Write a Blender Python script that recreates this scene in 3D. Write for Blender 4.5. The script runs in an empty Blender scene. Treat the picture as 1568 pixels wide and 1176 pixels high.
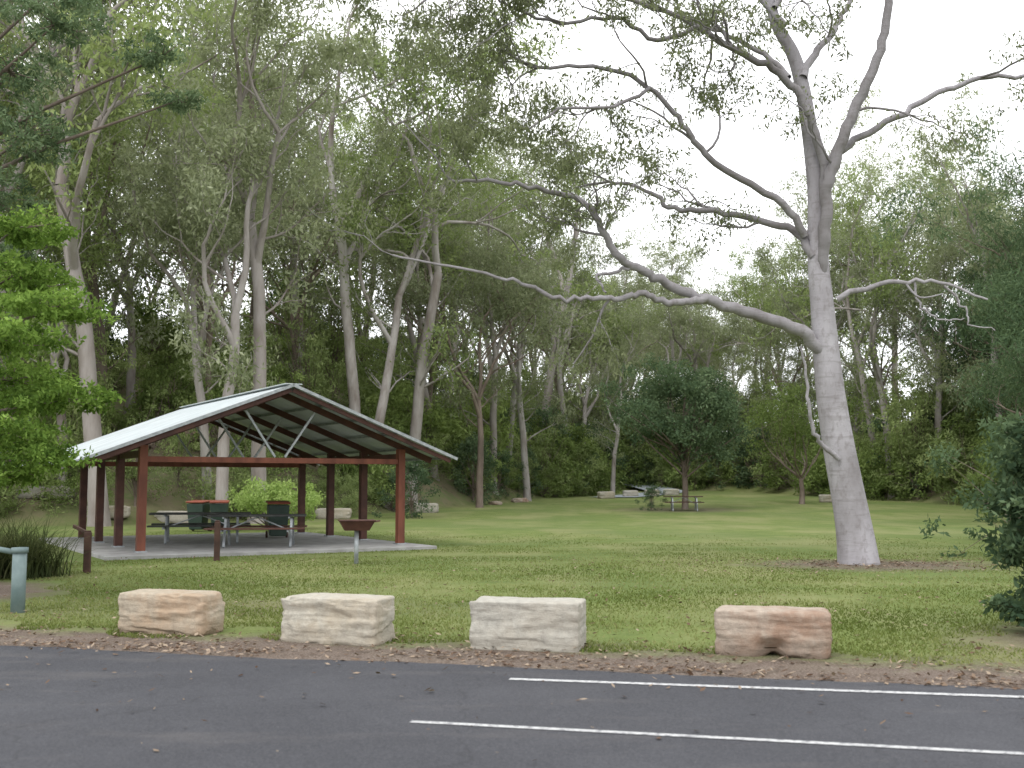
import bpy, bmesh, math, random
import numpy as np
from mathutils import Vector, noise as mnoise
R=math.radians
sc=bpy.context.scene
sc.view_settings.view_transform='Standard'
sc.view_settings.look='None'
sc.view_settings.exposure=0
rng=np.random.default_rng(7)
random.seed(7)

# ------------------------------------------------------------ terrain
XB=[-400,-120,-34,-18,-12,-5,3,8,20,25,31,42,120,400]
YB=[0,10,36,42,46,58,80,98,96,74,48,22,5,0]
def yb(x): return np.interp(x,XB,YB)
def height(x,y):
    x=np.asarray(x,float); y=np.asarray(y,float)
    b=(yb(x-3)+yb(x)+yb(x+3))/3
    s=np.maximum(0,y-b)
    h=0.02*np.clip(y-50,0,60)
    h=h+13*(1-np.exp(-s/32.0))*np.interp(x,[-60,-14,0,10,22,30,60],[1,1,.6,.35,.25,.4,.7])
    und=0.5*np.sin(x*.21+1.3)*np.cos(y*.17)+.35*np.sin(x*.5+y*.37)
    h=h+und*np.clip(s/12,0,1)*.8
    return h
def H(x,y): return float(height(x,y))

# ------------------------------------------------------------ material helpers
def new_mat(name):
    m=bpy.data.materials.new(name); m.use_nodes=True
    nt=m.node_tree; nt.nodes.clear()
    out=nt.nodes.new('ShaderNodeOutputMaterial')
    return m,nt,out
def noise(nt,vec,scale,detail=4,rough=.55):
    n=nt.nodes.new('ShaderNodeTexNoise'); n.inputs['Scale'].default_value=scale
    n.inputs['Detail'].default_value=detail; n.inputs['Roughness'].default_value=rough
    if vec: nt.links.new(vec,n.inputs['Vector'])
    return n.outputs['Fac']
def ramp(nt,fac,stops):
    r=nt.nodes.new('ShaderNodeValToRGB')
    e=r.color_ramp.elements
    while len(e)<len(stops): e.new(.5)
    for i,(p,c) in enumerate(stops):
        e[i].position=p; e[i].color=(c[0],c[1],c[2],1) if not isinstance(c,(int,float)) else (c,c,c,1)
    nt.links.new(fac,r.inputs['Fac']); return r.outputs['Color']
def mix(nt,fac,a,b,mode='MIX'):
    m=nt.nodes.new('ShaderNodeMix'); m.data_type='RGBA'; m.blend_type=mode
    if isinstance(fac,(int,float)): m.inputs[0].default_value=fac
    else: nt.links.new(fac,m.inputs[0])
    for i,v in ((6,a),(7,b)):
        if isinstance(v,tuple): m.inputs[i].default_value=(*v[:3],1)
        else: nt.links.new(v,m.inputs[i])
    return m.outputs[2]
def math_(nt,op,a,b=0.0,clamp=False):
    m=nt.nodes.new('ShaderNodeMath'); m.operation=op; m.use_clamp=clamp
    for i,v in enumerate((a,b)):
        if isinstance(v,(int,float)): m.inputs[i].default_value=v
        else: nt.links.new(v,m.inputs[i])
    return m.outputs[0]
def obj_co(nt,scale=None):
    tc=nt.nodes.new('ShaderNodeTexCoord'); v=tc.outputs['Object']
    if scale:
        mp=nt.nodes.new('ShaderNodeMapping'); mp.inputs['Scale'].default_value=scale
        nt.links.new(v,mp.inputs['Vector']); v=mp.outputs['Vector']
    return v
def principled(nt,out,col,rough=.8,metal=0,bump=None,bstr=.3,bdist=.02,spec=.3):
    p=nt.nodes.new('ShaderNodeBsdfPrincipled')
    if isinstance(col,tuple): p.inputs['Base Color'].default_value=(*col,1)
    else: nt.links.new(col,p.inputs['Base Color'])
    if isinstance(rough,(int,float)): p.inputs['Roughness'].default_value=rough
    else: nt.links.new(rough,p.inputs['Roughness'])
    p.inputs['Metallic'].default_value=metal
    p.inputs['Specular IOR Level'].default_value=spec
    if bump is not None:
        b=nt.nodes.new('ShaderNodeBump'); b.inputs['Strength'].default_value=bstr; b.inputs['Distance'].default_value=bdist
        nt.links.new(bump,b.inputs['Height']); nt.links.new(b.outputs['Normal'],p.inputs['Normal'])
    nt.links.new(p.outputs[0],out.inputs['Surface']); return p
def noisy_mat(name,c1,c2,scale=6,rough=.8,metal=0,bstr=.3,bdist=.01,stretch=None,spec=.3,detail=6,lo=.35,hi=.65):
    m,nt,out=new_mat(name); v=obj_co(nt,stretch)
    f=noise(nt,v,scale,detail,.6)
    principled(nt,out,ramp(nt,f,[(lo,c1),(hi,c2)]),rough,metal,f,bstr,bdist,spec); return m

def leaf_mat(name,dark,mid,light,trans=.3,var=.35):
    m,nt,out=new_mat(name)
    at=nt.nodes.new('ShaderNodeAttribute'); at.attribute_name='tone'
    oi=nt.nodes.new('ShaderNodeObjectInfo')
    t=math_(nt,'ADD',at.outputs['Fac'],math_(nt,'MULTIPLY',math_(nt,'SUBTRACT',oi.outputs['Random'],.5),var))
    c=ramp(nt,t,[(.08,dark),(.5,mid),(.92,light)])
    d=nt.nodes.new('ShaderNodeBsdfDiffuse')
    nt.links.new(c,d.inputs['Color'])
    tr=nt.nodes.new('ShaderNodeBsdfTranslucent')
    c2=mix(nt,.5,c,(light[0]*1.15,light[1]*1.2,light[2]*.8))
    nt.links.new(c2,tr.inputs['Color'])
    ms=nt.nodes.new('ShaderNodeMixShader'); ms.inputs[0].default_value=trans
    nt.links.new(d.outputs[0],ms.inputs[1]); nt.links.new(tr.outputs[0],ms.inputs[2])
    nt.links.new(ms.outputs[0],out.inputs['Surface']); return m

M={}
M['euc']=leaf_mat('eucalypt_leaf',(.10,.12,.07),(.225,.255,.15),(.39,.42,.28),.4)
M['hleaf']=leaf_mat('gum_leaf',(.05,.06,.035),(.125,.145,.08),(.23,.255,.145),.35)
M['eucg']=leaf_mat('eucalypt_leaf_green',(.09,.12,.05),(.21,.27,.11),(.37,.43,.19),.4)
M['dark']=leaf_mat('dark_leaf',(.035,.06,.035),(.09,.135,.072),(.17,.23,.125),.3)
M['shrub']=leaf_mat('shrub_leaf',(.07,.10,.035),(.175,.235,.08),(.31,.39,.135),.35,var=.6)
M['bright']=leaf_mat('bright_leaf',(.045,.085,.02),(.155,.25,.055),(.33,.47,.12),.4)
M['lime']=leaf_mat('lime_leaf',(.14,.22,.06),(.29,.40,.12),(.42,.52,.20),.4)
M['strap']=leaf_mat('strap_leaf',(.025,.035,.015),(.065,.085,.035),(.16,.17,.085),.25)
M['blade']=leaf_mat('grass_blade',(.075,.105,.025),(.14,.18,.05),(.26,.27,.115),.35)
M['litter']=leaf_mat('leaf_litter',(.05,.03,.02),(.15,.10,.07),(.34,.27,.20),.1,var=0)

def bark_mat(name,base,light,dark,sc1=1.2):
    m,nt,out=new_mat(name)
    v=obj_co(nt,(1,1,.3)); n1=noise(nt,v,sc1,6,.6)
    c=ramp(nt,n1,[(.30,dark),(.48,base),(.66,light)])
    v2=obj_co(nt,(1,1,.12)); n2=noise(nt,v2,14,5,.7)
    c=mix(nt,math_(nt,'MULTIPLY',ramp(nt,n2,[(.5,0),(.75,1)]),.35),c,dark)
    oi=nt.nodes.new('ShaderNodeObjectInfo')
    c=mix(nt,math_(nt,'MULTIPLY',oi.outputs['Random'],.45),c,dark)
    principled(nt,out,c,.85,0,n2,.25,.02,.2); return m
M['bark']=bark_mat('pale_gum_bark',(.33,.305,.285),(.46,.435,.415),(.17,.14,.12))
M['barkb']=bark_mat('brown_bark',(.19,.15,.12),(.29,.24,.20),(.10,.08,.065))
m,nt,out=new_mat('spotted_gum_bark')
v=obj_co(nt,(1,1,.45)); n1=noise(nt,v,1.6,5,.55)
c=ramp(nt,n1,[(.28,(.20,.185,.187)),(.45,(.285,.27,.28)),(.65,(.37,.355,.37))])
v3=obj_co(nt,(1,1,.6)); nd=noise(nt,v3,9,5,.65)
c=mix(nt,math_(nt,'MULTIPLY',ramp(nt,nd,[(.50,0),(.66,1)]),.5),c,(.16,.14,.135))
v4=obj_co(nt,(.6,.6,5)); n4=noise(nt,v4,2.5,4,.6)
c=mix(nt,math_(nt,'MULTIPLY',ramp(nt,n4,[(.56,0),(.64,1)]),.35),c,(.17,.155,.15))
geo=nt.nodes.new('ShaderNodeAttribute'); geo.attribute_name='tone'
c=mix(nt,geo.outputs['Fac'],c,(.11,.10,.09))
principled(nt,out,c,.85,0,mix(nt,.5,n4,nd),.6,.035,.15)
M['hero']=m

# ------------------------------------------------------------ mesh builder
def unit(v): return v/(np.linalg.norm(v)+1e-9)
class MB:
    def __init__(s): s.v=[];s.q=[];s.mi=[];s.t=[];s.sm=[];s.n=0
    def add(s,v,q,mi,t,smooth):
        v=np.asarray(v,float).reshape(-1,3); q=np.asarray(q,int).reshape(-1,4)
        s.v.append(v); s.q.append(q+s.n); s.mi.append(np.full(len(q),mi)); s.sm.append(np.full(len(q),smooth))
        s.t.append(np.broadcast_to(np.asarray(t,float),(len(v),)).copy()); s.n+=len(v)
    def tube(s,P,r,k=7,mi=0,tone=0.0):
        P=np.asarray(P,float); r=np.asarray(r,float); n=len(P)
        T=np.gradient(P,axis=0); T/=np.linalg.norm(T,axis=1)[:,None]+1e-9
        ref=np.array([.31,.95,.05]) if abs(T[0][1])<.9 else np.array([1,0,0])
        U=[]
        u=np.cross(T[0],ref); u/=np.linalg.norm(u)
        for i in range(n):
            u=u-T[i]*np.dot(u,T[i]); u/=np.linalg.norm(u)+1e-9; U.append(u.copy())
        U=np.array(U); W=np.cross(T,U)
        a=np.arange(k)*2*math.pi/k
        V=P[:,None,:]+r[:,None,None]*(np.cos(a)[None,:,None]*U[:,None,:]+np.sin(a)[None,:,None]*W[:,None,:])
        i=np.arange(n-1)[:,None]; j=np.arange(k)[None,:]; j2=(j+1)%k
        q=np.stack([i*k+j,i*k+j2,(i+1)*k+j2,(i+1)*k+j],-1).reshape(-1,4)
        tt=np.repeat(np.broadcast_to(np.asarray(tone,float),(n,)),k)
        s.add(V.reshape(-1,3),q,mi,tt,True)
    def leaves(s,C,rad,n,size,width,droop,rg,mi=1,flat=.7,tb=.5,tv=.22):
        C=np.asarray(C,float).reshape(-1,3); m=len(C)
        rad=np.broadcast_to(np.asarray(rad,float),(m,))
        ct=tb+rg.normal(0,tv*.6,m)
        c=np.repeat(C,n,0); rr=np.repeat(rad,n); t=np.repeat(ct,n)+rg.normal(0,tv*.6,m*n)
        o=rg.normal(0,1,(m*n,3)); o/=np.linalg.norm(o,axis=1)[:,None]; o*=(rg.random(m*n)**.45)[:,None]
        o[:,2]*=flat; c=c+o*rr[:,None]
        a=rg.normal(0,1,(m*n,3)); a[:,2]-=droop; a/=np.linalg.norm(a,axis=1)[:,None]
        b=np.cross(a,rg.normal(0,1,(m*n,3))); b/=np.linalg.norm(b,axis=1)[:,None]+1e-9
        L=size*(.55+.9*rg.random(m*n)); W=width*(.6+.8*rg.random(m*n))
        V=np.stack([c,c+a*(L*.45)[:,None]+b*(W*.5)[:,None],c+a*L[:,None],c+a*(L*.45)[:,None]-b*(W*.5)[:,None]],1)
        q=np.arange(m*n*4).reshape(-1,4)
        s.add(V.reshape(-1,3),q,mi,np.repeat(np.clip(t,0,1),4),False)
    def mesh(s,name,mats):
        me=bpy.data.meshes.new(name)
        V=np.concatenate(s.v); Q=np.concatenate(s.q)
        me.vertices.add(len(V)); me.vertices.foreach_set('co',V.ravel())
        me.loops.add(Q.size); me.loops.foreach_set('vertex_index',Q.ravel())
        me.polygons.add(len(Q)); me.polygons.foreach_set('loop_start',np.arange(len(Q))*4)
        me.polygons.foreach_set('material_index',np.concatenate(s.mi))
        me.polygons.foreach_set('use_smooth',np.concatenate(s.sm))
        at=me.attributes.new('tone','FLOAT','POINT'); at.data.foreach_set('value',np.concatenate(s.t))
        for mm in mats: me.materials.append(mm)
        me.update(calc_edges=True); me.validate()
        return me
def add_obj(name,me,loc=(0,0,0),rot=0,scale=1,parent=None):
    o=bpy.data.objects.new(name,me); sc.collection.objects.link(o)
    o.location=loc; o.rotation_euler=(0,0,rot)
    o.scale=(scale,)*3 if isinstance(scale,(int,float)) else scale
    if parent: o.parent=parent
    return o
def empty(name,loc=(0,0,0),rot=0):
    o=bpy.data.objects.new(name,None); o.empty_display_size=.2; sc.collection.objects.link(o)
    o.location=loc; o.rotation_euler=(0,0,rot); return o

# ------------------------------------------------------------ tree growth
def grow(b,p,d,L,r,depth,rg,cl,spread=.75,up=.25,kids=3,wob=.16,lenf=.66,tone=0.0):
    n=6; P=[p]; D=d.copy()
    for i in range(n):
        D=unit(D+rg.normal(0,wob,3)+np.array([0,0,up*.18]))
        P.append(P[-1]+D*L/n)
    P=np.array(P); rr=np.linspace(r,r*.55,n+1)
    b.tube(P,rr,k=7 if depth>1 else 4,tone=tone)
    if depth==0:
        cl.append(P[-1]); cl.append(P[3]+rg.normal(0,L*.12,3)); return
    if depth==1: cl.append(P[4]+rg.normal(0,L*.2,3))
    for i in range(kids):
        k=n if i==0 else int(rg.integers(2,n+1))
        dd=unit(D+rg.normal(0,spread,3)*np.array([1,1,.6])+np.array([0,0,up]))
        if i==0: dd=unit(D+rg.normal(0,spread*.4,3))
        grow(b,P[k],dd,L*lenf*(.8+.4*rg.random()),rr[k]*(.85 if i==0 else .6),depth-1,rg,cl,spread,up,kids,wob,lenf,tone)
def eucalypt(name,seed,Ht=22,r=.3,fork=.42,nl=48,leafmat='euc',bark='bark',crad=.95,size=.26,width=.085,spread=.7):
    rg=np.random.default_rng(seed); b=MB(); cl=[]
    P=[np.array([0,0,-.4])]; D=unit(np.array([rg.normal(0,.06),rg.normal(0,.06),1])); n=12
    for i in range(n):
        D=unit(D+rg.normal(0,.045,3)+np.array([0,0,.05])); P.append(P[-1]+D*(Ht*fork)/n)
    P=np.array(P); rr=np.linspace(r,r*.68,n+1); rr[0]*=1.35; rr[1]*=1.05
    b.tube(P,rr,k=10)
    nk=int(rg.integers(3,5))
    a0=rg.random()*6.28
    for i in range(nk):
        a=a0+i*6.28/nk+rg.normal(0,.3); tilt=.2+.35*rg.random() if i else .08
        d=unit(np.array([math.cos(a)*tilt,math.sin(a)*tilt,.9]))
        k=n if i<2 else int(rg.integers(n-4,n+1))
        grow(b,P[k],d,Ht*.24*(.85+.4*rg.random()),r*(.52 if i else .6),3,rg,cl,spread,.3)
    for i in range(3):
        k=int(rg.integers(5,n)); a=rg.random()*6.28
        grow(b,P[k],unit(np.array([math.cos(a),math.sin(a),.5])),Ht*.11,r*.2,1,rg,cl,spread,.2)
    b.leaves(cl,crad*(.45+.85*rg.random(len(cl))),nl,size,width,.9,rg)
    return b.mesh(name,[M[bark],M[leafmat]])
EU=[eucalypt('eucalypt_a',1,22,.28,.42),
    eucalypt('eucalypt_b',2,24,.30,.46,leafmat='eucg'),
    eucalypt('eucalypt_c',3,20,.24,.36,bark='barkb'),
    eucalypt('eucalypt_d',4,25,.31,.50),
    eucalypt('eucalypt_e',5,21,.26,.33,leafmat='eucg',nl=54),
    eucalypt('eucalypt_f',6,23,.27,.30,bark='barkb',nl=54)]
DK=[eucalypt('sheoak_a',11,20,.28,.25,nl=110,leafmat='dark',bark='barkb',size=.28,width=.055,crad=1.3),
    eucalypt('sheoak_b',12,17,.28,.22,nl=110,leafmat='dark',bark='barkb',size=.28,width=.055,crad=1.3)]

def bushy(name,seed,rx,rz,z0,ncl,nl,mat,crad,size,width,trunk=.0,bark='barkb',droop=.3,shell=.35,lumps=.3):
    rg=np.random.default_rng(seed); b=MB(); C=[]
    lob=rg.normal(0,1,(7,3)); lob/=np.linalg.norm(lob,axis=1)[:,None]
    amp=rg.random(7)*lumps*1.6
    zc=z0+rz
    for i in range(ncl):
        d=unit(rg.normal(0,1,3))
        f=1-lumps*.5+sum(a*max(0,float(np.dot(d,l))-.55)/.45 for a,l in zip(amp,lob))
        f*=shell+(1-shell)*rg.random()**.5
        C.append(np.array([d[0]*rx*f,d[1]*rx*f,zc+d[2]*rz*f]))
    C=np.array(C)
    if trunk>0:
        b.tube([[0,0,-.3],[.03,0,z0*.5],[0,.05,z0+rz*.4],[.1,0,zc+rz*.3]],[trunk*1.25,trunk,trunk*.7,trunk*.3],k=8)
    for i in rg.choice(len(C),min(len(C),45),replace=False):
        s=np.array([0,0,z0*.7+rg.random()*rz*.6]) if trunk>0 else np.array([rg.normal(0,.1),rg.normal(0,.1),0])
        e=C[i]; mid=(s+e)/2+rg.normal(0,.12,3)*rx*.6
        b.tube([s,mid,e],[max(trunk*.35,.02),max(trunk*.2,.012),.006],k=4)
    b.leaves(C,crad*(.6+.7*rg.random(len(C))),nl,size,width,droop,rg)
    return b.mesh(name,[M[bark],M[mat]])

SH=[bushy('bush_a',21,1.7,1.4,.1,60,55,'shrub',.5,.2,.085,.07,lumps=.5),
    bushy('bush_b',22,2.2,1.9,.2,75,55,'shrub',.55,.22,.09,.07,lumps=.7),
    bushy('bush_c',23,1.6,2.4,.2,70,60,'dark',.5,.2,.08,.07,lumps=.6),
    bushy('bush_d',24,2.4,1.2,.0,65,50,'eucg',.55,.24,.06,droop=-.5,lumps=.7),
    bushy('bush_e',25,1.6,3.2,.6,75,45,'eucg',.55,.22,.07,trunk=.08,lumps=.8,droop=.8)]

# ------------------------------------------------------------ ground
def axis(parts):
    a=[]
    for lo,hi,n in parts: a+=list(np.linspace(lo,hi,n,endpoint=False))
    return np.array(a+[parts[-1][1]])
xs=axis([(-700,-120,12),(-120,-40,30),(-40,45,110),(45,120,28),(120,700,12)])
ys=axis([(-300,-10,12),(-10,40,40),(40,130,100),(130,220,25),(220,900,14)])
X,Y=np.meshgrid(xs,ys); Z=height(X,Y)
nx,ny=len(xs),len(ys)
i=np.arange(ny-1)[:,None]; j=np.arange(nx-1)[None,:]
q=np.stack([i*nx+j,i*nx+j+1,(i+1)*nx+j+1,(i+1)*nx+j],-1).reshape(-1,4)
gb=MB(); forest=np.clip((Y-yb(X)+2)/5,0,1)
gb.add(np.stack([X,Y,Z],-1).reshape(-1,3),q,0,forest.ravel(),True)
m,nt,out=new_mat('ground_grass_and_earth')
v=obj_co(nt)
big=noise(nt,v,.16,4,.6); med=noise(nt,v,1.3,5,.65); fine=noise(nt,v,28,4,.7)
vfs=obj_co(nt,(1,.4,1)); str_=noise(nt,vfs,.38,6,.65)
g=ramp(nt,med,[(.3,(.09,.125,.034)),(.5,(.135,.178,.046)),(.7,(.185,.225,.066))])
g=mix(nt,math_(nt,'MULTIPLY',ramp(nt,str_,[(.44,0),(.60,1)]),.75),g,(.26,.25,.12))
g=mix(nt,math_(nt,'MULTIPLY',ramp(nt,big,[(.45,0),(.60,1)]),.6),g,(.085,.135,.035))
g=mix(nt,.35,g,ramp(nt,fine,[(.3,(.055,.075,.024)),(.5,(.13,.165,.055)),(.7,(.29,.29,.15))]))
dcol=ramp(nt,noise(nt,v,2.2,6,.75),[(.3,(.07,.05,.038)),(.5,(.135,.10,.078)),(.7,(.21,.17,.14))])
dcol=mix(nt,.5,dcol,ramp(nt,noise(nt,v,45,4,.75),[(.35,(.035,.027,.022)),(.5,(.14,.11,.09)),(.68,(.40,.36,.31))]))
sep=nt.nodes.new('ShaderNodeSeparateXYZ'); nt.links.new(v,sep.inputs[0])
dd=math_(nt,'ADD',math_(nt,'MULTIPLY',sep.outputs[0],.247),math_(nt,'MULTIPLY',sep.outputs[1],.969))
dn=math_(nt,'ADD',dd,math_(nt,'MULTIPLY',math_(nt,'SUBTRACT',noise(nt,v,1.1,7,.8),.5),2.6))
mr=nt.nodes.new('ShaderNodeMapRange'); mr.inputs[1].default_value=10.35; mr.inputs[2].default_value=11.2; mr.inputs[3].default_value=1; mr.inputs[4].default_value=0
nt.links.new(dn,mr.inputs[0]); mask=mr.outputs[0]
def disc(cx,cy,sx,sy,r0,r1,amp):
    a=math_(nt,'DIVIDE',math_(nt,'SUBTRACT',sep.outputs[0],cx),sx); b=math_(nt,'DIVIDE',math_(nt,'SUBTRACT',sep.outputs[1],cy),sy)
    d=math_(nt,'SQRT',math_(nt,'ADD',math_(nt,'MULTIPLY',a,a),math_(nt,'MULTIPLY',b,b)))
    d=math_(nt,'ADD',d,math_(nt,'MULTIPLY',math_(nt,'SUBTRACT',noise(nt,v,1.7,5,.7),.5),amp))
    k=nt.nodes.new('ShaderNodeMapRange'); k.inputs[1].default_value=r0;k.inputs[2].default_value=r1;k.inputs[3].default_value=1;k.inputs[4].default_value=0
    nt.links.new(d,k.inputs[0]); return k.outputs[0]
mask=math_(nt,'MAXIMUM',mask,math_(nt,'MULTIPLY',disc(7.1,22.0,2.6,1.7,.45,1.2,1.4),.9))
mask=math_(nt,'MAXIMUM',mask,disc(-9.3,16.3,2.7,2.2,.8,1.1,.5))
mask=math_(nt,'MAXIMUM',mask,math_(nt,'MULTIPLY',disc(6.6,11.2,2.2,1.7,.5,1.2,.9),.9))
mask=math_(nt,'MAXIMUM',mask,math_(nt,'MULTIPLY',disc(-3.5,14.5,3.5,1.6,.3,1.2,1.6),.4))
mask=math_(nt,'MAXIMUM',mask,math_(nt,'MULTIPLY',disc(9,59,3.5,3,.5,1.2,.8),.6))
c=mix(nt,mask,g,dcol)
fa=nt.nodes.new('ShaderNodeAttribute'); fa.attribute_name='tone'
fc=ramp(nt,noise(nt,v,.8,7,.7),[(.3,(.07,.08,.035)),(.45,(.17,.14,.095)),(.6,(.12,.15,.06)),(.75,(.26,.20,.15))])
ff=math_(nt,'ADD',fa.outputs['Fac'],math_(nt,'MULTIPLY',math_(nt,'SUBTRACT',med,.5),.6),True)
c=mix(nt,ff,c,fc)
principled(nt,out,c,.95,0,mix(nt,.5,fine,med),.6,.05,.1)
add_obj('ground',gb.mesh('ground',[m]))

# asphalt road
def edgepoint(t,d): return (t*.969+d*.247,-t*.247+d*.969)
rb=MB(); ts=np.arange(-60,60,.12)
top=[]; bot=[]
for t in ts:
    jit=.10*mnoise.noise(Vector((t*.5,3,0)))+.07*mnoise.noise(Vector((t*2.1,9,0)))+.04*mnoise.noise(Vector((t*7,5,0)))
    p=edgepoint(t,9.5+jit); top.append((p[0],p[1],.006)); p=edgepoint(t,-60); bot.append((p[0],p[1],.006))
n=len(ts); q=[(n+i,n+i+1,i+1,i) for i in range(n-1)]
rb.add(top+bot,q,0,0,False)
m,nt,out=new_mat('asphalt'); v=obj_co(nt)
f1=noise(nt,v,.45,6,.7); f2=noise(nt,v,60,3,.7); f3=noise(nt,v,110,2,.6)
c=ramp(nt,f1,[(.32,(.032,.033,.038)),(.5,(.046,.047,.053)),(.68,(.068,.069,.076))])
c=mix(nt,.45,c,ramp(nt,f2,[(.35,(.016,.016,.02)),(.65,(.088,.089,.098))]))
sp=ramp(nt,f3,[(.66,0),(.73,1)]); c=mix(nt,math_(nt,'MULTIPLY',sp,.5),c,(.26,.24,.22))
vs_=obj_co(nt,(.25,1,1)); st=noise(nt,vs_,1.3,6,.75); c=mix(nt,math_(nt,'MULTIPLY',ramp(nt,st,[(.54,0),(.7,1)]),.4),c,(.12,.11,.105))
vo=nt.nodes.new('ShaderNodeTexVoronoi'); vo.feature='DISTANCE_TO_EDGE'; vo.inputs['Scale'].default_value=.3
wv=nt.nodes.new('ShaderNodeVectorMath'); wv.operation='ADD'; nz=nt.nodes.new('ShaderNodeTexNoise'); nz.inputs['Scale'].default_value=1.5; nt.links.new(v,nz.inputs['Vector'])
nt.links.new(v,wv.inputs[0]); nt.links.new(nz.outputs['Color'],wv.inputs[1]); nt.links.new(wv.outputs[0],vo.inputs['Vector'])
c=mix(nt,math_(nt,'MULTIPLY',ramp(nt,vo.outputs['Distance'],[(0,1),(.005,0)]),.4),c,(.02,.02,.022))
principled(nt,out,c,.8,0,f2,.5,.01,.3)
add_obj('asphalt_road',rb.mesh('asphalt_road',[m]))
m,nt,out=new_mat('worn_white_paint'); v=obj_co(nt)
f=noise(nt,v,22,5,.8); c=mix(nt,ramp(nt,f,[(.38,0),(.52,1)]),(.16,.16,.17),(.50,.50,.49))
principled(nt,out,c,.7)
def strip(name,p,q_,w,z=.011):
    p=np.array(p);q2=np.array(q_);d=unit(q2-p);nn=np.array([-d[1],d[0]])*w/2
    b=MB(); b.add([(*(p-nn),z),(*(q2-nn),z),(*(q2+nn),z),(*(p+nn),z)],[(0,1,2,3)],0,0,False)
    return add_obj(name,b.mesh(name,[m]))
strip('painted_line',(-.02,9.22),(9.5,7.32),.085)
strip('painted_line',(-.68,7.6),(8.5,5.40),.065)

pth=MB(); pp=[(7,78),(10,84),(13,92),(11,101),(4,110),(-4,118)]
V=[]
for k,(x,y) in enumerate(pp):
    for s in (-1.6,1.6): V.append((x+s,y,H(x+s,y)+.06))
pth.add(V,[(2*k,2*k+1,2*k+3,2*k+2) for k in range(len(pp)-1)],0,0,True)
M['concrete']=noisy_mat('concrete',(.24,.235,.225),(.35,.345,.335),2.5,.9,bstr=.15,detail=8)
M['pathm']=noisy_mat('path_surface',(.25,.28,.30),(.33,.36,.38),2)
add_obj('footpath',pth.mesh('footpath',[M['pathm']]))

# ------------------------------------------------------------ grass blades
def blades(name,n,mat):
    t=rng.uniform(-13,10.5,n); d=10.0+(rng.random(n)**1.9)*26
    sc_=(.55+d/28); x=t*sc_*.969+d*.247; y=-t*sc_*.247+d*.969
    nv=np.array([mnoise.noise(Vector((a*.9,b_*.9,0))) for a,b_ in zip(x,y)])
    nb=np.array([mnoise.noise(Vector((a*.35,b_*.7,7))) for a,b_ in zip(x,y)])
    keep=((d>10.85+nv*1.4)) & (np.hypot((x-7.1)/2.6,(y-22)/1.7)>.9+nv*.6) & (np.hypot((x+9.3)/2.7,(y-16.3)/2.2)>1.0+nv*.3)& (np.hypot((x-6.6)/2.2,(y-11.2)/1.7)>.8+nv*.5)
    ax,ay=x+8.2,y-24.7; lx=ax*.857+ay*.515; ly=-ax*.515+ay*.857
    keep&=~((lx>-4.2)&(lx<6.85)&(ly>-1.2)&(ly<8.2))
    keep&=rng.random(n)>(np.clip(nb*1.3,0,1)*1.2+np.clip((d-24)/12,0,1)*.9)
    x,y,nv,nb=x[keep],y[keep],nv[keep],nb[keep]; k=len(x)
    h=(.014+.020*rng.random(k))*(1+.9*np.clip(nv,0,1)); w=.006+.005*rng.random(k)
    a=rng.random(k)*6.28; lean=rng.normal(0,.6,(k,2))*h[:,None]
    c=np.stack([x,y,np.zeros(k)],1); s=np.stack([np.cos(a)*w,np.sin(a)*w,np.zeros(k)],1)
    tip=c+np.stack([lean[:,0],lean[:,1],h],1); md=c*.5+tip*.5
    V=np.stack([c-s,c+s,md*.4+tip*.6+s*.4,tip],1)
    b=MB(); b.add(V.reshape(-1,3),np.arange(k*4).reshape(-1,4),0,np.repeat(np.clip(.5+rng.normal(0,.18,k)+nb*.7,0,1),4),False)
    return add_obj(name,b.mesh(name,[mat]))
blades('lawn_grass',300000,M['blade'])

def litter(name,pts,size):
    k=len(pts); pts=np.asarray(pts)
    a=rng.random(k)*6.28; L=size*(.4+1.1*rng.random(k)); W=L*(.2+.4*rng.random(k))
    d=np.stack([np.cos(a),np.sin(a),rng.normal(0,.25,k)],1); s=np.stack([-np.sin(a),np.cos(a),rng.normal(0,.3,k)],1)
    c=np.stack([pts[:,0],pts[:,1],pts[:,2]+.012+rng.random(k)*.012],1)
    V=np.stack([c,c+d*(L*.5)[:,None]+s*(W*.5)[:,None],c+d*L[:,None],c+d*(L*.5)[:,None]-s*(W*.5)[:,None]],1)
    V[...,2]=np.maximum(V[...,2],pts[:,None,2]+.009)
    b=MB(); b.add(V.reshape(-1,3),np.arange(k*4).reshape(-1,4),0,np.repeat(rng.random(k),4),False)
    return add_obj(name,b.mesh(name,[M['litter']]))
L=[]
while len(L)<6800:
    t=rng.uniform(-9,9); d=9.45+abs(rng.normal(0,.75))
    if rng.random()<.33: t=rng.uniform(3,9); d=9.6+rng.random()*2.6
    x,y=edgepoint(t,d)
    if mnoise.noise(Vector((x*.8,y*1.6,3)))+rng.normal(0,.25)<-.05: continue
    L.append((x,y,0))
for _ in range(300): L.append((*edgepoint(rng.uniform(-9,9),9.4-abs(rng.normal(0,1.6))),.006))
for _ in range(3000):
    a=rng.random()*6.28; r=abs(rng.normal(0,1.2))+.35
    L.append((7.0+math.cos(a)*r*1.7,22.2+math.sin(a)*r,0))
for _ in range(3600): L.append((rng.uniform(-9,10),rng.uniform(10.5,24),.02))
litter('leaf_litter',L,.055)

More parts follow.
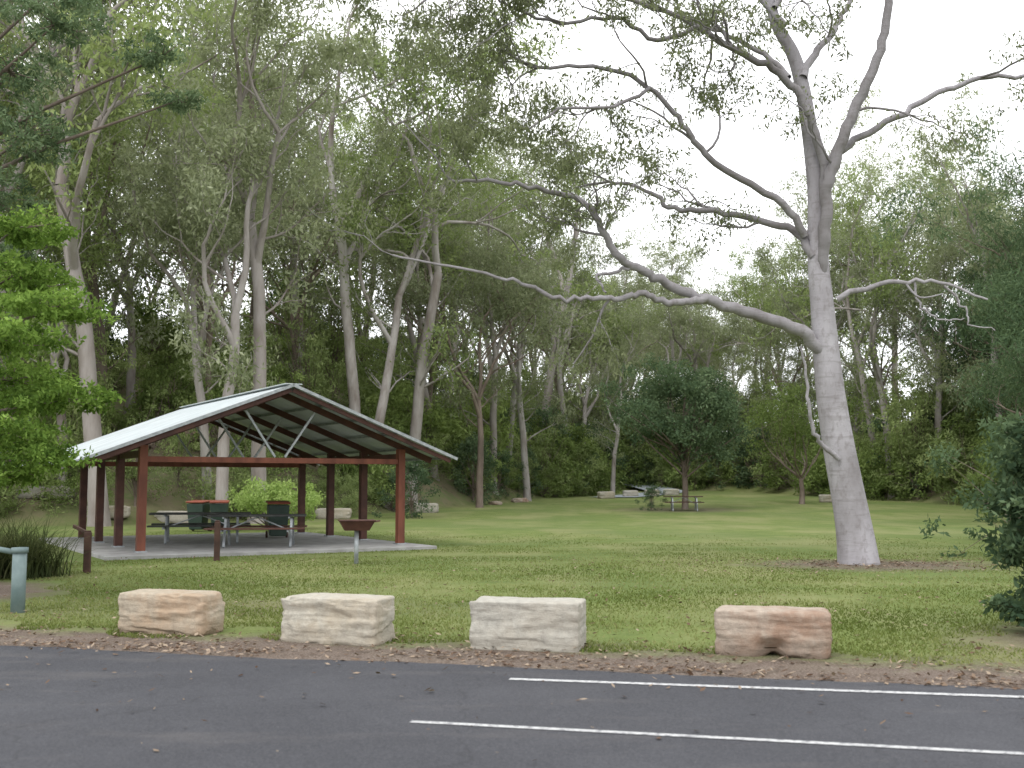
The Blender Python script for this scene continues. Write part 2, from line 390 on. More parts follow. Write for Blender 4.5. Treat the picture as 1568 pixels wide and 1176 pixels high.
# ------------------------------------------------------------ sandstone blocks
def stone_mat(name,cream,stain,dark,amt):
    m,nt,out=new_mat(name); v=obj_co(nt)
    a=noise(nt,v,2.2,6,.65); b=noise(nt,v,13,7,.75); vs=obj_co(nt,(.6,.6,4)); s=noise(nt,vs,3,6,.7)
    c=ramp(nt,b,[(.3,tuple(x*.68 for x in cream)),(.6,cream)])
    c=mix(nt,math_(nt,'MULTIPLY',ramp(nt,a,[(.45,0),(.62,1)]),amt),c,stain)
    c=mix(nt,math_(nt,'MULTIPLY',ramp(nt,s,[(.57,0),(.70,1)]),.45),c,dark)
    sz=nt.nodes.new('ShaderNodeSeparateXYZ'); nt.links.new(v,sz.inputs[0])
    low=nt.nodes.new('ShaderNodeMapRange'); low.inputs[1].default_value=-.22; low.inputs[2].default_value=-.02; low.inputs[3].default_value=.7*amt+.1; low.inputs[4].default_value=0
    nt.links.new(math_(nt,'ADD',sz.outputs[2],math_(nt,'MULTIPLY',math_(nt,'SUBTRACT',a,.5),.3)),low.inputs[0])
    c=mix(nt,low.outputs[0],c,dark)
    principled(nt,out,c,.92,0,mix(nt,.5,b,s),.8,.04,.15); return m
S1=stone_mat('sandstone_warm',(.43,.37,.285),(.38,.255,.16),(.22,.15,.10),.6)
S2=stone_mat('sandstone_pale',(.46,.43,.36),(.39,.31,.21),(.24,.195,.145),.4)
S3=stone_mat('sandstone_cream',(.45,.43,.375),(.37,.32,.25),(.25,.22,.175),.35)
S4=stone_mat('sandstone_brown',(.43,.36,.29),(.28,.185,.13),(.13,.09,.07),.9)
def block(loc,rot,L,D,Hh,mat,n,seed,notch=False,rough=.02,cuts=30,name='sandstone_block',sink=.025):
    bm=bmesh.new(); bmesh.ops.create_cube(bm,size=2)
    bmesh.ops.subdivide_edges(bm,edges=bm.edges[:],cuts=cuts,use_grid_fill=True)
    o=Vector((seed*7.3,seed*3.1,0))
    for vv in bm.verts:
        p=vv.co; s=1/((abs(p.x)**(n*1.4)+abs(p.y)**n+abs(p.z)**n)**(1/n))
        w=Vector((p.x*s*L/2,p.y*s*D/2,p.z*s*Hh/2))
        nn=Vector((p.x/(L),p.y/D,p.z/Hh)).normalized()
        f=mnoise.fractal(w*4+o,1,2,4)*rough*.6+mnoise.fractal(Vector((w.x*2.5,w.y*2.5,w.z*13))+o,1,2,3)*rough*.8
        if p.z>.95: f*=.5
        edge=sorted((abs(p.x),abs(p.y),abs(p.z)))[1]
        ch=mnoise.noise(w*4.5+o*2)
        if edge>.86 and ch>.05: f-=(ch-.05)*rough*3.5
        ledge=mnoise.noise(Vector((w.x*1.8,w.y*1.8,w.z*6))+o*3)
        if ledge>.15 and abs(p.z)<.93: f-=rough*.8
        w+=nn*f
        if notch and w.y<0:
            a=max(0,1-(w.x/.15)**2)*min(1,max(0,(-w.z-.02)/.10)); w.y+=a*.10
            if w.z<-.13 and abs(w.x)<.11: w.z+=.06*(1-abs(w.x)/.11)
        vv.co=w
    me=bpy.data.meshes.new(name); bm.to_mesh(me); bm.free(); me.materials.append(mat)
    for p in me.polygons: p.use_smooth=True
    return add_obj(name,me,(loc[0],loc[1],H(*loc)+Hh/2-sink),rot)
KR=-math.atan2(.247,.969)
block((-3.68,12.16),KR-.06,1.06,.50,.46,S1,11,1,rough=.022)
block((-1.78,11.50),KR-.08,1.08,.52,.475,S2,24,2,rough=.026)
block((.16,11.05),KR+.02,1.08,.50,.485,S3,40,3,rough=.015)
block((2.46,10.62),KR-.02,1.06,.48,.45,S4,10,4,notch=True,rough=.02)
for k,(x,y,l) in enumerate([(-4.3,56,1.2),(-21.5,45,2.2),(-18.6,44.5,2.2),(-16,44,1.8),(-13.5,45,2.0),(-8.0,50,1.6),(8.5,80,1.1),(10.3,82,1.1),(12,84,1.2),(19.8,70,1.0),(-6,57,1.4),(6.5,77,1.2)]):
    block((x,y),rng.normal(0,.2),l,.5,.5,S2 if k%2 else S3,8,10+k,cuts=8,rough=.04)
for k,(x,y,s) in enumerate([(-17.5,52,1.6),(-15.6,53.5,1.9),(-18.4,56,2.0),(-14.6,51,1.2),(-19.5,60,2.0),(-16.4,58.5,1.8),(-17,50,1.1),(-13.5,54,1.4),(-1,66,.9),(0.5,70,1.0)]):
    block((x,y),rng.random()*3,s,s*.7,s*.5,S4,4,30+k,cuts=14,rough=.12,name='sandstone_boulder',sink=.25)

# ------------------------------------------------------------ built parts helper
def beam(name,p,q_,w,h,mat,parent,bev=.006):
    p=Vector(p);q2=Vector(q_); d=(q2-p); d.normalize()
    upv=Vector((0,0,1)) if abs(d.z)<.95 else Vector((0,1,0))
    s=d.cross(upv).normalized(); u=s.cross(d).normalized()
    V=[]
    for e in (p,q2):
        for a,b_ in ((-1,-1),(1,-1),(1,1),(-1,1)): V.append(e+s*a*w/2+u*b_*h/2)
    F=[(3,2,1,0),(4,5,6,7),(0,1,5,4),(1,2,6,5),(2,3,7,6),(3,0,4,7)]
    me=bpy.data.meshes.new(name); me.from_pydata([tuple(x) for x in V],[],F); me.materials.append(mat); me.update()
    o=add_obj(name,me,parent=parent)
    if bev:
        bv=o.modifiers.new('b','BEVEL'); bv.width=bev; bv.segments=1
    return o
def pipe(name,P,r,mat,parent,k=14):
    b=MB(); P=[list(p) for p in P]; rr=[.001]+[r]*len(P)+[.001]
    d0=unit(np.array(P[1],float)-np.array(P[0],float))*.004; d1=unit(np.array(P[-1],float)-np.array(P[-2],float))*.004
    P2=[list(np.array(P[0])-d0)]+P+[list(np.array(P[-1])+d1)]
    b.tube(P2,rr,k=k); return add_obj(name,b.mesh(name,[mat]),parent=parent)
M['redwood']=noisy_mat('red_brown_timber',(.11,.036,.022),(.21,.072,.042),3,.6,stretch=(1,1,.3),bstr=.2)
M['darkred']=noisy_mat('dark_red_timber',(.05,.021,.016),(.095,.040,.029),3,.6,bstr=.2)
M['darkwood']=noisy_mat('dark_timber',(.04,.022,.016),(.08,.042,.03),4,.7)
M['rust']=noisy_mat('rusty_steel',(.05,.022,.018),(.10,.045,.035),5,.7,metal=.2)
M['steel']=noisy_mat('galvanised_steel',(.25,.27,.28),(.38,.40,.41),8,.5,metal=.4)
m,nt,out=new_mat('zincalume_roof'); v=obj_co(nt,(.5,1,1)); f=noise(nt,v,1.6,6,.65); v2=obj_co(nt); f2=noise(nt,v2,.7,4,.5)
c=ramp(nt,f,[(.35,(.44,.485,.49)),(.65,(.56,.60,.605))]); c=mix(nt,math_(nt,'MULTIPLY',ramp(nt,f2,[(.5,0),(.7,1)]),.3),c,(.38,.40,.38))
principled(nt,out,c,.45,.1,None,spec=.5); M['roof']=m
M['benchtop']=noisy_mat('painted_bench',(.03,.033,.033),(.06,.06,.057),3,.6)
M['benchred']=noisy_mat('stained_bench',(.09,.04,.03),(.14,.07,.055),3,.6)
M['greenpost']=noisy_mat('grey_green_paint',(.11,.155,.155),(.17,.22,.215),5,.6)
M['bingreen']=noisy_mat('green_plastic',(.03,.05,.04),(.045,.07,.055),3,.5)
M['binred']=noisy_mat('red_plastic',(.20,.05,.03),(.27,.075,.045),3,.5)

# ------------------------------------------------------------ picnic shelter
A=R(31)
S=empty('picnic_shelter',(-8.2,24.7,0),A)
W_,D_=6.3,7.0; hw=W_/2
zr,ze,ov=3.88,2.22,1.15
slope=(zr-ze)/(hw+ov)
def rz(x): return zr-abs(x-hw)*slope
beam('concrete_slab',(hw-.25,-1.15,.02),(hw-.25,8.1,.02),7.7,.12,M['concrete'],S,.01)
ysn=[0,2.33,4.67,7.0]
OV={-1:1.55,1:1.15}
for k,y in enumerate(ysn):
    for x in (0,W_):
        beam('post',(x,y,.08),(x,y,rz(x)-.22),.18,.18,M['redwood'] if k==0 else M['darkred'],S)
        beam('post_base',(x,y,.08),(x,y,.11),.25,.25,M['steel'],S,0)
    for sgn in (-1,1):
        xe=hw+sgn*(hw+OV[sgn]-.3)
        beam('rafter',(hw+sgn*.02,y,zr-.17),(xe,y,rz(xe)-.17),.07,.15,M['darkred'],S)
    if k in (0,3): beam('tie_beam',(.09,y,2.13),(W_-.09,y,2.13),.10,.13,M['redwood'],S)
    for sgn in (-1,1):
        beam('strut',(hw+sgn*.12,y,2.21),(hw+sgn*.85,y,rz(hw+.85)-.26),.05,.05,M['steel'],S,0)
for x in (0,W_):
    beam('side_plate',(x,.1,2.25),(x,D_-.1,2.25),.09,.16,M['darkred'],S)
yA,yB=-.85,D_+1.5
for sgn in (-1,1):
    hv=hw+OV[sgn]
    for dx in (.15,1.0,1.85,2.7,3.55,hv-.12):
        x=hw+sgn*dx
        beam('purlin',(x,yA+.1,rz(x)-.05),(x,yB-.1,rz(x)-.05),.05,.05,M['steel'],S,0)
    yy=np.arange(yA,yB+.001,.0225); xx=np.linspace(0,hv,6)
    V=[]
    for a in xx:
        for y in yy: V.append((hw+sgn*a,y,zr-a*slope+.014*math.sin(y*2*math.pi/.18)))
    ny_=len(yy); qq=[(i*ny_+j,i*ny_+j+1,(i+1)*ny_+j+1,(i+1)*ny_+j) for i in range(len(xx)-1) for j in range(ny_-1)]
    b=MB(); b.add(V,qq,0,0,True); add_obj('roof_sheet',b.mesh('roof_sheet',[M['roof']]),parent=S)
    xe=hw+sgn*hv; zz=rz(xe)
    for y in (yA-.02,yB+.02):
        beam('barge_trim',(hw+sgn*.01,y,zr-.025),(xe,y,zz-.025),.03,.07,M['steel'],S,0)
    for y in (yA+.08,yB-.08):
        beam('fly_rafter',(hw+sgn*.02,y,zr-.13),(xe-sgn*.15,y,zz-.13+.15*slope),.05,.10,M['darkred'],S,0)
    beam('ridge_cap',(hw+sgn*.10,yA-.03,zr+.005),(hw+sgn*.10,yB+.03,zr+.005),.22,.02,M['roof'],S,0)

# ------------------------------------------------------------ picnic tables
def picnic_table(loc,rot,top,seat,L_=2.1,z=0.08):
    T=empty('picnic_table',(loc[0],loc[1],z),rot)
    for k in range(4): beam('top_plank',(-L_/2,-.29+.195*k,.74),(L_/2,-.29+.195*k,.74),.18,.045,top,T)
    for s in (-1,1):
        for k in (0,1): beam('seat_plank',(-L_/2,s*(.66+.16*k),.45),(L_/2,s*(.66+.16*k),.45),.145,.04,seat,T)
        x=s*(L_/2-.38)
        beam('cross_arm',(x,-.85,.40),(x,.85,.40),.05,.06,M['steel'],T)
        beam('top_bearer',(x,-.36,.695),(x,.36,.695),.05,.045,M['steel'],T)
        for t in (-1,1): beam('leg',(x+.052,t*.26,.67),(x+.052,t*.62,0),.06,.09,M['steel'],T)
        beam('table_brace',(x,0,.38),(0,0,.70),.03,.03,M['steel'],T,0)
    return T
picnic_table((-8.0,28.7),R(14),M['benchtop'],M['benchtop'],2.5)
picnic_table((-6.15,27.0),R(8),M['benchtop'],M['benchred'],2.3)
picnic_table((8.9,58),R(-4),M['darkwood'],M['darkwood'],2.0,z=H(8.9,58))

def bin_(loc,rot,z=0):
    B=empty('wheelie_bin',(loc[0],loc[1],z),rot)
    bm=bmesh.new(); ring=[]
    for z,w,d in ((.06,.22,.24),(.5,.26,.30),(.92,.29,.34)):
        ring.append([bm.verts.new((sx*w,sy*d,z)) for sx,sy in((-1,-1),(1,-1),(1,1),(-1,1))])
    for a,b_ in zip(ring,ring[1:]):
        for k in range(4): bm.faces.new((a[k],a[(k+1)%4],b_[(k+1)%4],b_[k]))
    bm.faces.new(ring[0][::-1]); bm.faces.new(ring[-1])
    me=bpy.data.meshes.new('bin_body'); bm.to_mesh(me); bm.free(); me.materials.append(M['bingreen'])
    o=add_obj('bin_body',me,parent=B); bv=o.modifiers.new('b','BEVEL'); bv.width=.03; bv.segments=2
    beam('lid',(0,-.37,.965),(0,.36,1.0),.62,.06,M['binred'],B,.02)
    beam('handle',(-.24,.40,.95),(.24,.40,.95),.04,.04,M['bingreen'],B)
    for s in (-1,1): pipe('wheel',[(s*.25,.26,.10),(s*.30,.26,.10)],.10,M['darkwood'],B)
bin_((-6.5,31.0),.3,.08); bin_((-9.7,37.0),.2); bin_((-10.45,37.2),-.1)

B=empty('barbecue_grill',(-3.10,22.3,0),R(12))
pipe('pedestal',[(0,0,-.1),(0,0,.66)],.045,M['steel'],B)
bm=bmesh.new(); lo=[bm.verts.new((sx*.24,sy*.18,.66)) for sx,sy in((-1,-1),(1,-1),(1,1),(-1,1))]; hi=[bm.verts.new((sx*.34,sy*.26,.84)) for sx,sy in((-1,-1),(1,-1),(1,1),(-1,1))]
for k in range(4): bm.faces.new((lo[k],lo[(k+1)%4],hi[(k+1)%4],hi[k]))
bm.faces.new(lo[::-1]); bm.faces.new(hi)
me=bpy.data.meshes.new('firebox'); bm.to_mesh(me); bm.free(); me.materials.append(M['rust']); add_obj('firebox',me,parent=B)
beam('hotplate',(-.36,0,.855),(.36,0,.855),.56,.025,M['rust'],B)
beam('side_shelf',(.36,0,.83),(.46,0,.85),.3,.02,M['rust'],B,0)

for (x,y,h) in ((-7.62,20.1,.72),(-6.1,23.15,.80)):
    Bo=empty('timber_bollard',(x,y,0),.2)
    beam('post',(0,0,-.1),(0,0,h),.12,.12,M['darkwood'],Bo,.012)
    beam('cap',(0,0,h),(0,0,h+.03),.10,.10,M['darkwood'],Bo,.01)
    if x<-7: beam('top_rail',(0,0,h-.02),(-.30,.3,h+.10),.05,.06,M['darkwood'],Bo)
G=empty('metal_barrier',(-6.13,13.95,0),0)
pipe('post',[(0,0,-.1),(0,0,.74)],.085,M['greenpost'],G,20)
pipe('cap',[(0,0,.735),(0,0,.80)],.10,M['greenpost'],G,20)
pipe('rail',[(-.05,0,.74),(-.35,.02,.79),(-1.2,.05,.86),(-3.5,.15,.86)],.035,M['greenpost'],G)
pipe('far_post',[(-3.5,.15,-.1),(-3.5,.15,.9)],.085,M['greenpost'],G)

# ------------------------------------------------------------ large gum tree (elevation units: 1/77 m, origin = trunk foot)
hb=MB(); hcl=[]; rg=np.random.default_rng(99)
def smooth(P,n=5):
    P=np.asarray(P,float); out=[]
    for i in range(len(P)-1):
        p0=P[max(i-1,0)];p1=P[i];p2=P[i+1];p3=P[min(i+2,len(P)-1)]
        for k in range(n):
            t=k/n; out.append(.5*((2*p1)+(-p0+p2)*t+(2*p0-5*p1+4*p2-p3)*t*t+(-p0+3*p1-3*p2+p3)*t**3))
    out.append(P[-1]); return np.array(out)
def limb(pts,r0,r1,y0=0,y1=0,k=9,tone=.3,twigs=0,rads=None):
    U=1/77.0
    n=len(pts); f=np.linspace(0,1,n)
    P=np.array([[(u-1308)*U,(y0+(y1-y0)*ff),(862-v)*U] for (u,v),ff in zip(pts,f)])
    if rads is None: rads=np.linspace(r0,r1,n)
    PR=smooth(np.concatenate([P,np.asarray(rads,float)[:,None]*U],1))
    Q=PR[:,:3].copy()
    if k<20 and n>3: Q[2:-1]+=rg.normal(0,.022,(len(Q)-3,3))
    hb.tube(Q,np.maximum(PR[:,3],.006),k=k,tone=tone*.7)
    for i in range(twigs):
        k_=int(rg.uniform(.3,1)*(len(Q)-1)) if i else len(Q)-1
        d=unit(Q[min(k_+1,len(Q)-1)]-Q[k_-1]); dd=unit(d+rg.normal(0,.75,3)+np.array([0,0,.25]))
        grow(hb,Q[k_],dd,rg.uniform(.9,1.7),min(PR[k_,3]*.55,.03),2,rg,hcl,.75,.05,3,.24,.62,tone=.5)
limb([(1313,905),(1310,860),(1306,815),(1298,760),(1285,680),(1275,600),(1270,530),(1266,460),(1262,400),(1262,330),(1262,270),(1254,180),(1243,100),(1230,50),(1205,0),(1190,-70),(1170,-160)],0,0,0,.2,k=24,tone=0,
     rads=[36,31.5,28,25.5,24,22,20,18,16.5,15,14,12.5,11.5,10.5,9,7,4])
limb([(1266,425),(1265,380),(1268,330),(1273,270),(1290,215),(1318,150),(1345,85),(1362,10),(1372,-70),(1390,-170)],9.5,4,0,-.9,twigs=4,tone=.65,rads=[4,9,9.5,9.5,9,8.5,7.5,6.5,5.5,4])
limb([(1270,280),(1262,215),(1240,160),(1205,110),(1150,82),(1090,55),(1050,35),(980,10),(900,-10)],8,3,-.1,-1.2,twigs=8,tone=.65)
limb([(1278,232),(1320,202),(1380,170),(1440,135),(1500,116),(1568,120),(1620,135)],6.5,2.5,0,-1.0,twigs=3,tone=.2)
limb([(1243,95),(1265,50),(1300,12),(1330,-40),(1370,-110)],7,3,0,.8,twigs=3,tone=.2)
limb([(1262,535),(1225,503),(1150,480),(1075,460),(1030,446),(985,425),(940,405),(915,372),(890,330),(830,312),(760,303),(690,305)],10.5,2.2,0,-2.0,twigs=6,tone=.45)
limb([(1075,460),(1040,466),(1010,468),(975,458),(940,465),(900,466),(850,466),(800,448),(770,440),(690,425),(605,408)],6,1.6,-.7,-1.6,twigs=2,tone=.4)
limb([(965,415),(930,425),(905,430),(912,445),(918,458)],3,1.5,-1,-1.2,tone=.5)
limb([(1253,385),(1225,340),(1180,320),(1110,300),(1045,290),(1010,260),(950,238),(900,240)],7,2,0,1.5,twigs=7,tone=.55)
limb([(1240,352),(1205,305),(1120,262),(1070,225),(1035,182),(985,135),(900,110),(820,118),(760,95)],6.5,2,0,-1.5,twigs=9,tone=.55)
limb([(1210,110),(1180,60),(1120,10),(1060,-30)],5,2.5,-.5,.8,twigs=4,tone=.5)
limb([(1060,45),(1000,70),(930,40),(850,55),(770,30),(740,0)],4,1.6,-1,-1.8,twigs=9,tone=.5)
limb([(990,140),(930,180),(860,190),(800,230)],3,1.5,-1,-2,twigs=5,tone=.5)
limb([(900,-10),(820,10),(740,-20),(670,20),(620,60)],3.2,1.4,-1.2,-2,twigs=7,tone=.5)
limb([(1288,453),(1325,436),(1390,430),(1445,436),(1500,462)],5,1.6,0,-.7,tone=.1)
for P_ in ([(1400,431),(1408,470),(1440,490),(1470,488)],[(1445,436),(1475,470),(1480,495),(1516,507)],[(1385,431),(1405,455),(1440,450)]): limb(P_,2.2,.9,-.35,-.5,k=5,tone=.1)
limb([(1277,702),(1245,675),(1230,640),(1222,585),(1213,535)],4,1.6,-.3,-.8,k=6,tone=.1)
limb([(1215,10),(1180,-40),(1120,-90),(1040,-120)],6,2,0,.5,twigs=5,tone=.3)
limb([(1200,-20),(1240,-90),(1300,-160)],5,2,0,.5,twigs=4,tone=.3)
hb.leaves(hcl,.30*(.6+.8*rg.random(len(hcl))),26,.12,.034,1.2,rg)
hero=add_obj('gum_tree',hb.mesh('gum_tree',[M['hero'],M['hleaf']]),(6.87,22.3,0))

# ------------------------------------------------------------ individual mid-ground trees
def tree(me,x,y,rot,s,name='eucalyptus_tree'): return add_obj(name,me,(x,y,H(x,y)-.05),rot,s)
tree(EU[3],-10.2,44.5,.3,1.05)
tree(EU[0],-11.2,43.0,2.1,.95)
tree(EU[1],-15.3,41.5,4.0,1.25)
tree(EU[4],-20,58,1.0,1.0)
tree(EU[2],-1.8,62,2.6,.9)
tree(EU[4],-4.6,66,5.2,1.1)
tree(EU[0],1.0,72,3.3,.9)
tree(EU[3],-8.2,58,1.9,1.1)
tree(EU[1],-5.5,60,.4,1.15)
tree(EU[0],7.4,82,1.2,.65)
tree(EU[1],25.3,74,3.0,1.0)
tree(EU[0],29,66,5.0,1.0)
tree(EU[3],-20.5,45,2.2,1.1)
tree(DK[0],24.5,50,1.0,1.0,'sheoak_tree'); tree(DK[1],29,56,2.5,1.15,'sheoak_tree'); tree(DK[1],21.8,43,4.0,.8,'sheoak_tree')

rt=bushy('round_tree',51,3.9,3.3,2.2,240,120,'dark',.75,.19,.08,trunk=.16,lumps=.6,shell=.3)
add_obj('round_tree',rt,(9.3,60,H(9.3,60)-.05),0,1.0)
rg2=np.random.default_rng(5); vb=MB(); vcl=[]
vb.tube([[0,0,-.2],[.05,0,.7],[0,.05,1.5]],[.2,.15,.13],k=8)
for i in range(7):
    a=i*.9; grow(vb,np.array([0,.05,1.3+.05*i]),unit(np.array([math.cos(a)*.7,math.sin(a)*.7,.9])),2.3,.06,3,rg2,vcl,.5,.25,2,.15,.8)
vcl=[c for c in vcl if c[2]>2.8]
vb.leaves(vcl,.75,60,.2,.07,.5,rg2)
add_obj('small_tree',vb.mesh('small_tree',[M['barkb'],M['shrub']]),(17.4,67,H(17.4,67)),0,1.0)
add_obj('shrub',SH[2],(7.3,58.5,H(7.3,58.5)),0,.3)
add_obj('lime_bush',bushy('lime_bush',61,1.5,.75,.2,60,90,'lime',.4,.13,.06),(-8.4,39,0),0,1)
add_obj('shrub',SH[2],(-4.6,51,H(-4.6,51)),1,.65)
add_obj('shrub',SH[4],(-22.5,42.5,0),1,.6)

# ------------------------------------------------------------ forest mass
F=empty('eucalyptus_forest'); pts=[]; tries=0
def cap(a): return np.interp(a,[-.6,-.12,-.02,.06,.12,.2,.26,.30,.40,.44,.6],[.64,.60,.50,.31,.23,.25,.31,.38,.37,.43,.5])
while len(pts)<190 and tries<40000:
    tries+=1
    y=rng.uniform(34,155); x=rng.uniform(-.62*y-10,.62*y+10)
    if y<yb(x)+2 or y>yb(x)+55: continue
    if rng.random()<(y-yb(x))/90: continue
    md=(4.1 if x/y<.0 else 3.2)+.018*y
    if any((x-a)**2+(y-b_)**2<md*md for a,b_ in pts): continue
    pts.append((x,y))
for (x,y) in pts:
    z=H(x,y); mx=1.6+cap(x/y)*y*rng.uniform(.72,1.05)-z
    k=int(rng.integers(0,6)); base=[22,24,20,25,21,23][k]*1.02
    s=min(rng.uniform(.75,1.2),mx/base)
    if s<.3: continue
    me=EU[k]
    if x/y>.36 and rng.random()<.4: me=DK[k%2]
    o=add_obj('eucalypt',me,(x,y,z-.1),rng.random()*6.28,(s*rng.uniform(.9,1.1),s,s),F)
    o.rotation_euler[0]=rng.normal(0,.05); o.rotation_euler[1]=rng.normal(0,.05)
# denser regrowth closing the far end of the clearing
for k in range(34):
    x=rng.uniform(4,30); y=float(yb(x))+rng.uniform(1,22); z=H(x,y); kk=(4,5,2,0)[k%4]
    s=rng.uniform(.32,.52)
    add_obj('eucalypt',EU[kk],(x,y,z-.1),rng.random()*6.28,(s*1.25,s*1.25,s),F)
U_=empty('forest_understorey')
cnt=0
def rocky(x,y): return -.38<x/y<-.245 and y<66
while cnt<400:
    y=rng.uniform(34,145); x=rng.uniform(-.6*y-8,.6*y+8); e=y-yb(x)
    if e<.5 or e>50: continue
    if rng.random()<e/90 or (rocky(x,y) and rng.random()<.5): continue
    s=rng.uniform(.6,1.5)
    if y<60 and x>-25 and x<0: s*=.7
    add_obj('bush',SH[int(rng.choice(5,p=[.30,.26,.10,.14,.20]))],(x,y,H(x,y)-.15),rng.random()*6.28,(s,s,s*rng.uniform(.8,1.3)),U_); cnt+=1
for k in range(110):
    x=rng.uniform(-38,34); y=float(yb(x))+rng.uniform(-.5,3.5); s=rng.uniform(.35,.8)
    if k>70: x=rng.uniform(3,30); y=float(yb(x))+rng.uniform(0,4); s=rng.uniform(.7,1.4)
    if rocky(x,y) and rng.random()<.5: continue
    add_obj('bush',SH[int(rng.integers(0,5))],(x,y,H(x,y)-.1),rng.random()*6.28,s,U_)

# ------------------------------------------------------------ near left tree (bright) and right shrubs
def layered(name,seed,lay,nl,mat,size,width,trunk,bark='barkb',tone=.5):
    rg=np.random.default_rng(seed); b=MB(); C=[];Rr=[]
    hmax=max(l[2] for l in lay)
    b.tube([[0,0,-.2],[.1,.1,hmax*.35],[-.05,.0,hmax*.7],[.05,.1,hmax]],[trunk*1.2,trunk,trunk*.7,trunk*.25],k=9)
    for (x,y,z,rx,rz_,n) in lay:
        s=np.array([0,0,z*.75]); e=np.array([x,y,z]); mid=(s+e)/2+np.array([0,0,.15])
        b.tube([s,mid,e],[trunk*.3,trunk*.2,trunk*.08],k=5)
        for i in range(n):
            d=unit(rg.normal(0,1,3)); f=rg.random()**.4
            c=e+d*np.array([rx,rx,rz_])*f; C.append(c); Rr.append(rg.uniform(.10,.28))
            if rg.random()<.35: b.tube([e,(e+c)/2+rg.normal(0,.06,3),c],[trunk*.08,trunk*.05,.004],k=4)
    b.leaves(C,Rr,nl,size,width,.2,rg,tb=tone,flat=.5,tv=.3)
    return b.mesh(name,[M[bark],M[mat]])
lay=[]
for (X_,Y_,Z_,a,c_,n) in [(-6.8,15,5.1,.7,.22,45),(-7.0,15.5,4.55,.8,.25,55),(-6.2,15,4.0,.75,.2,55),(-6.8,14.6,3.55,.9,.2,55),(-7.0,15.5,3.05,.8,.2,45),
      (-6.2,15.2,2.75,.75,.2,55),(-6.9,14.8,2.3,.85,.2,50),(-6.3,15.0,1.95,.6,.15,32),(-7.7,16.5,3.8,1.1,1.3,110),(-7.7,16.5,2.4,1.0,.7,90),(-6.9,15,1.7,.6,.15,30),(-9.8,15.5,4,1.3,1.6,90)]:
    lay.append((X_+8.4,Y_-15.5,Z_,a,c_,n))
add_obj('broadleaf_tree',layered('broadleaf_tree',71,lay,50,'bright',.08,.036,.14),(-8.4,15.5,0))
lay=[(X_+11,Y_-20,Z_,a,c_,n) for (X_,Y_,Z_,a,c_,n) in [(-9.3,20,9.2,1.2,.5,45),(-9.0,20,8.0,1.1,.5,55),(-9.6,20,6.8,.9,.6,55),(-8.3,19.5,9.9,1.0,.4,35),(-9.4,20,5.7,.8,.5,45),(-6.5,20,9.5,.7,.3,22),(-6.3,20.4,8.8,.5,.2,14),(-9.8,20,4.2,1.0,1.0,80),(-9.8,20,2.6,1.1,.9,90),(-8.6,20,10.8,1.5,.7,50)]]
add_obj('dark_leaved_tree',layered('dark_leaved_tree',72,lay,50,'dark',.12,.035,.2,tone=.55),(-11,20,0))
lay=[(X_-6.3,Y_-12.2,Z_,a,c_,n) for (X_,Y_,Z_,a,c_,n) in [(5.62,12.0,.35,.42,.25,32),(5.6,12.1,.9,.45,.22,36),(5.55,12.2,1.4,.42,.18,34),(5.75,12.2,1.85,.42,.2,30),(5.6,12.1,2.2,.25,.15,12),(6.4,12.4,1.2,.8,.8,100),(6.7,12.4,2.2,.8,.5,70),(6.2,11.7,.35,.5,.3,40)]]
add_obj('dark_shrub',layered('dark_shrub',73,lay,38,'dark',.10,.045,.06,tone=.35),(6.3,12.2,0))
add_obj('shrub',SH[2],(10.9,23.5,0),2,.7)
add_obj('sheoak_tree',DK[1],(15.2,28.5,0),1.3,.55)
add_obj('shrub',SH[2],(14.9,31,0),.5,.8); add_obj('shrub',SH[0],(20,45,0),.5,.9); add_obj('shrub',SH[2],(19.5,41,0),1.5,.6)

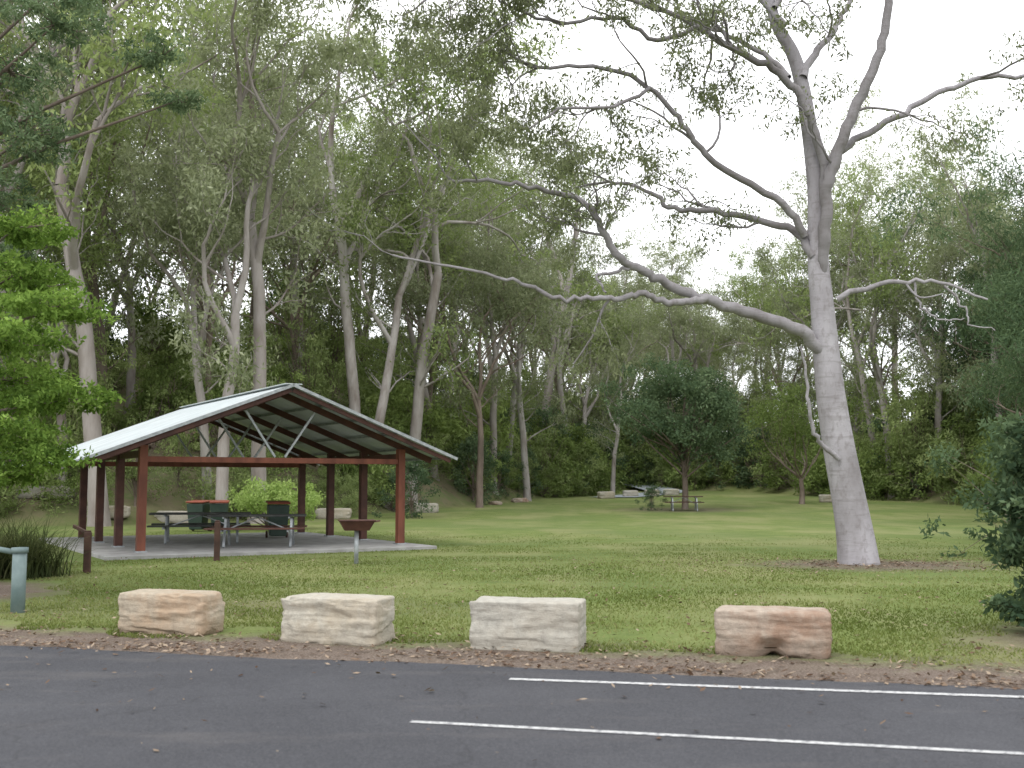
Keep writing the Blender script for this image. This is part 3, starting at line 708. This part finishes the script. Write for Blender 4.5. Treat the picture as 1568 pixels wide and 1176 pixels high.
def tussock(name,seed,n,h,spread):
    rg=np.random.default_rng(seed); b=MB()
    for i in range(n):
        a=rg.random()*6.28; L_=h*(.5+.6*rg.random()); out_=.25+rg.random()*spread; w=.012
        p0=np.array([rg.normal(0,.22),rg.normal(0,.22),0]); d=np.array([math.cos(a),math.sin(a),0]); s=np.array([-math.sin(a),math.cos(a),0])*w
        V=[]
        for k in range(6):
            t=k/5; c=p0+d*out_*L_*t**1.5*1.1+np.array([0,0,L_*(t-.45*out_*t*t*t)])
            ww=s*(1-t*.9); V+= [c-ww,c+ww]
        b.add(V,[(2*k,2*k+1,2*k+3,2*k+2) for k in range(5)],0,np.clip(rg.normal(.5,.2),0,1),False)
    return b.mesh(name,[M['strap']])
ts_=tussock('tussock',3,620,1.2,.95)
add_obj('strappy_tussock',ts_,(-8.3,19.2,0),0,1.0); add_obj('strappy_tussock',ts_,(-9.1,19.8,0),2,1.05); add_obj('strappy_tussock',ts_,(-8.9,18.7,0),4,.85)

# ------------------------------------------------------------ light
w=bpy.data.worlds.new('World'); sc.world=w; w.use_nodes=True; nt=w.node_tree; nt.nodes.clear()
out=nt.nodes.new('ShaderNodeOutputWorld'); bg=nt.nodes.new('ShaderNodeBackground'); bg.inputs['Strength'].default_value=.12
sky=nt.nodes.new('ShaderNodeTexSky'); sky.sky_type='NISHITA'; sky.sun_disc=False; sky.sun_elevation=R(55); sky.sun_rotation=R(210)
tc=nt.nodes.new('ShaderNodeTexCoord'); cf=noise(nt,tc.outputs['Generated'],1.6,5,.55)
cl=ramp(nt,cf,[(.3,(.84,.86,.89)),(.65,(1,1,1))])
cc=mix(nt,1.0,cl,(19.5,19.5,19.8),'MULTIPLY')
nt.links.new(mix(nt,.9,sky.outputs[0],cc),bg.inputs['Color']); nt.links.new(bg.outputs[0],out.inputs['Surface'])
sl=bpy.data.lights.new('sun','SUN'); sl.energy=1.3; sl.angle=R(20); sl.color=(1,.97,.92)
so=bpy.data.objects.new('sun',sl); sc.collection.objects.link(so); so.rotation_euler=(R(35),0,R(-30))

cd=bpy.data.cameras.new('camera'); cam=bpy.data.objects.new('camera',cd); sc.collection.objects.link(cam)
cam.location=(0,0,1.6); cam.rotation_euler=(R(90+5.1),0,0); cd.lens=39.0; cd.sensor_width=36; cd.clip_end=3000
cd.dof.use_dof=True; cd.dof.focus_distance=20; cd.dof.aperture_fstop=2.2
sc.camera=cam
print('polys hero',len(hero.data.polygons),'forest',len(pts))
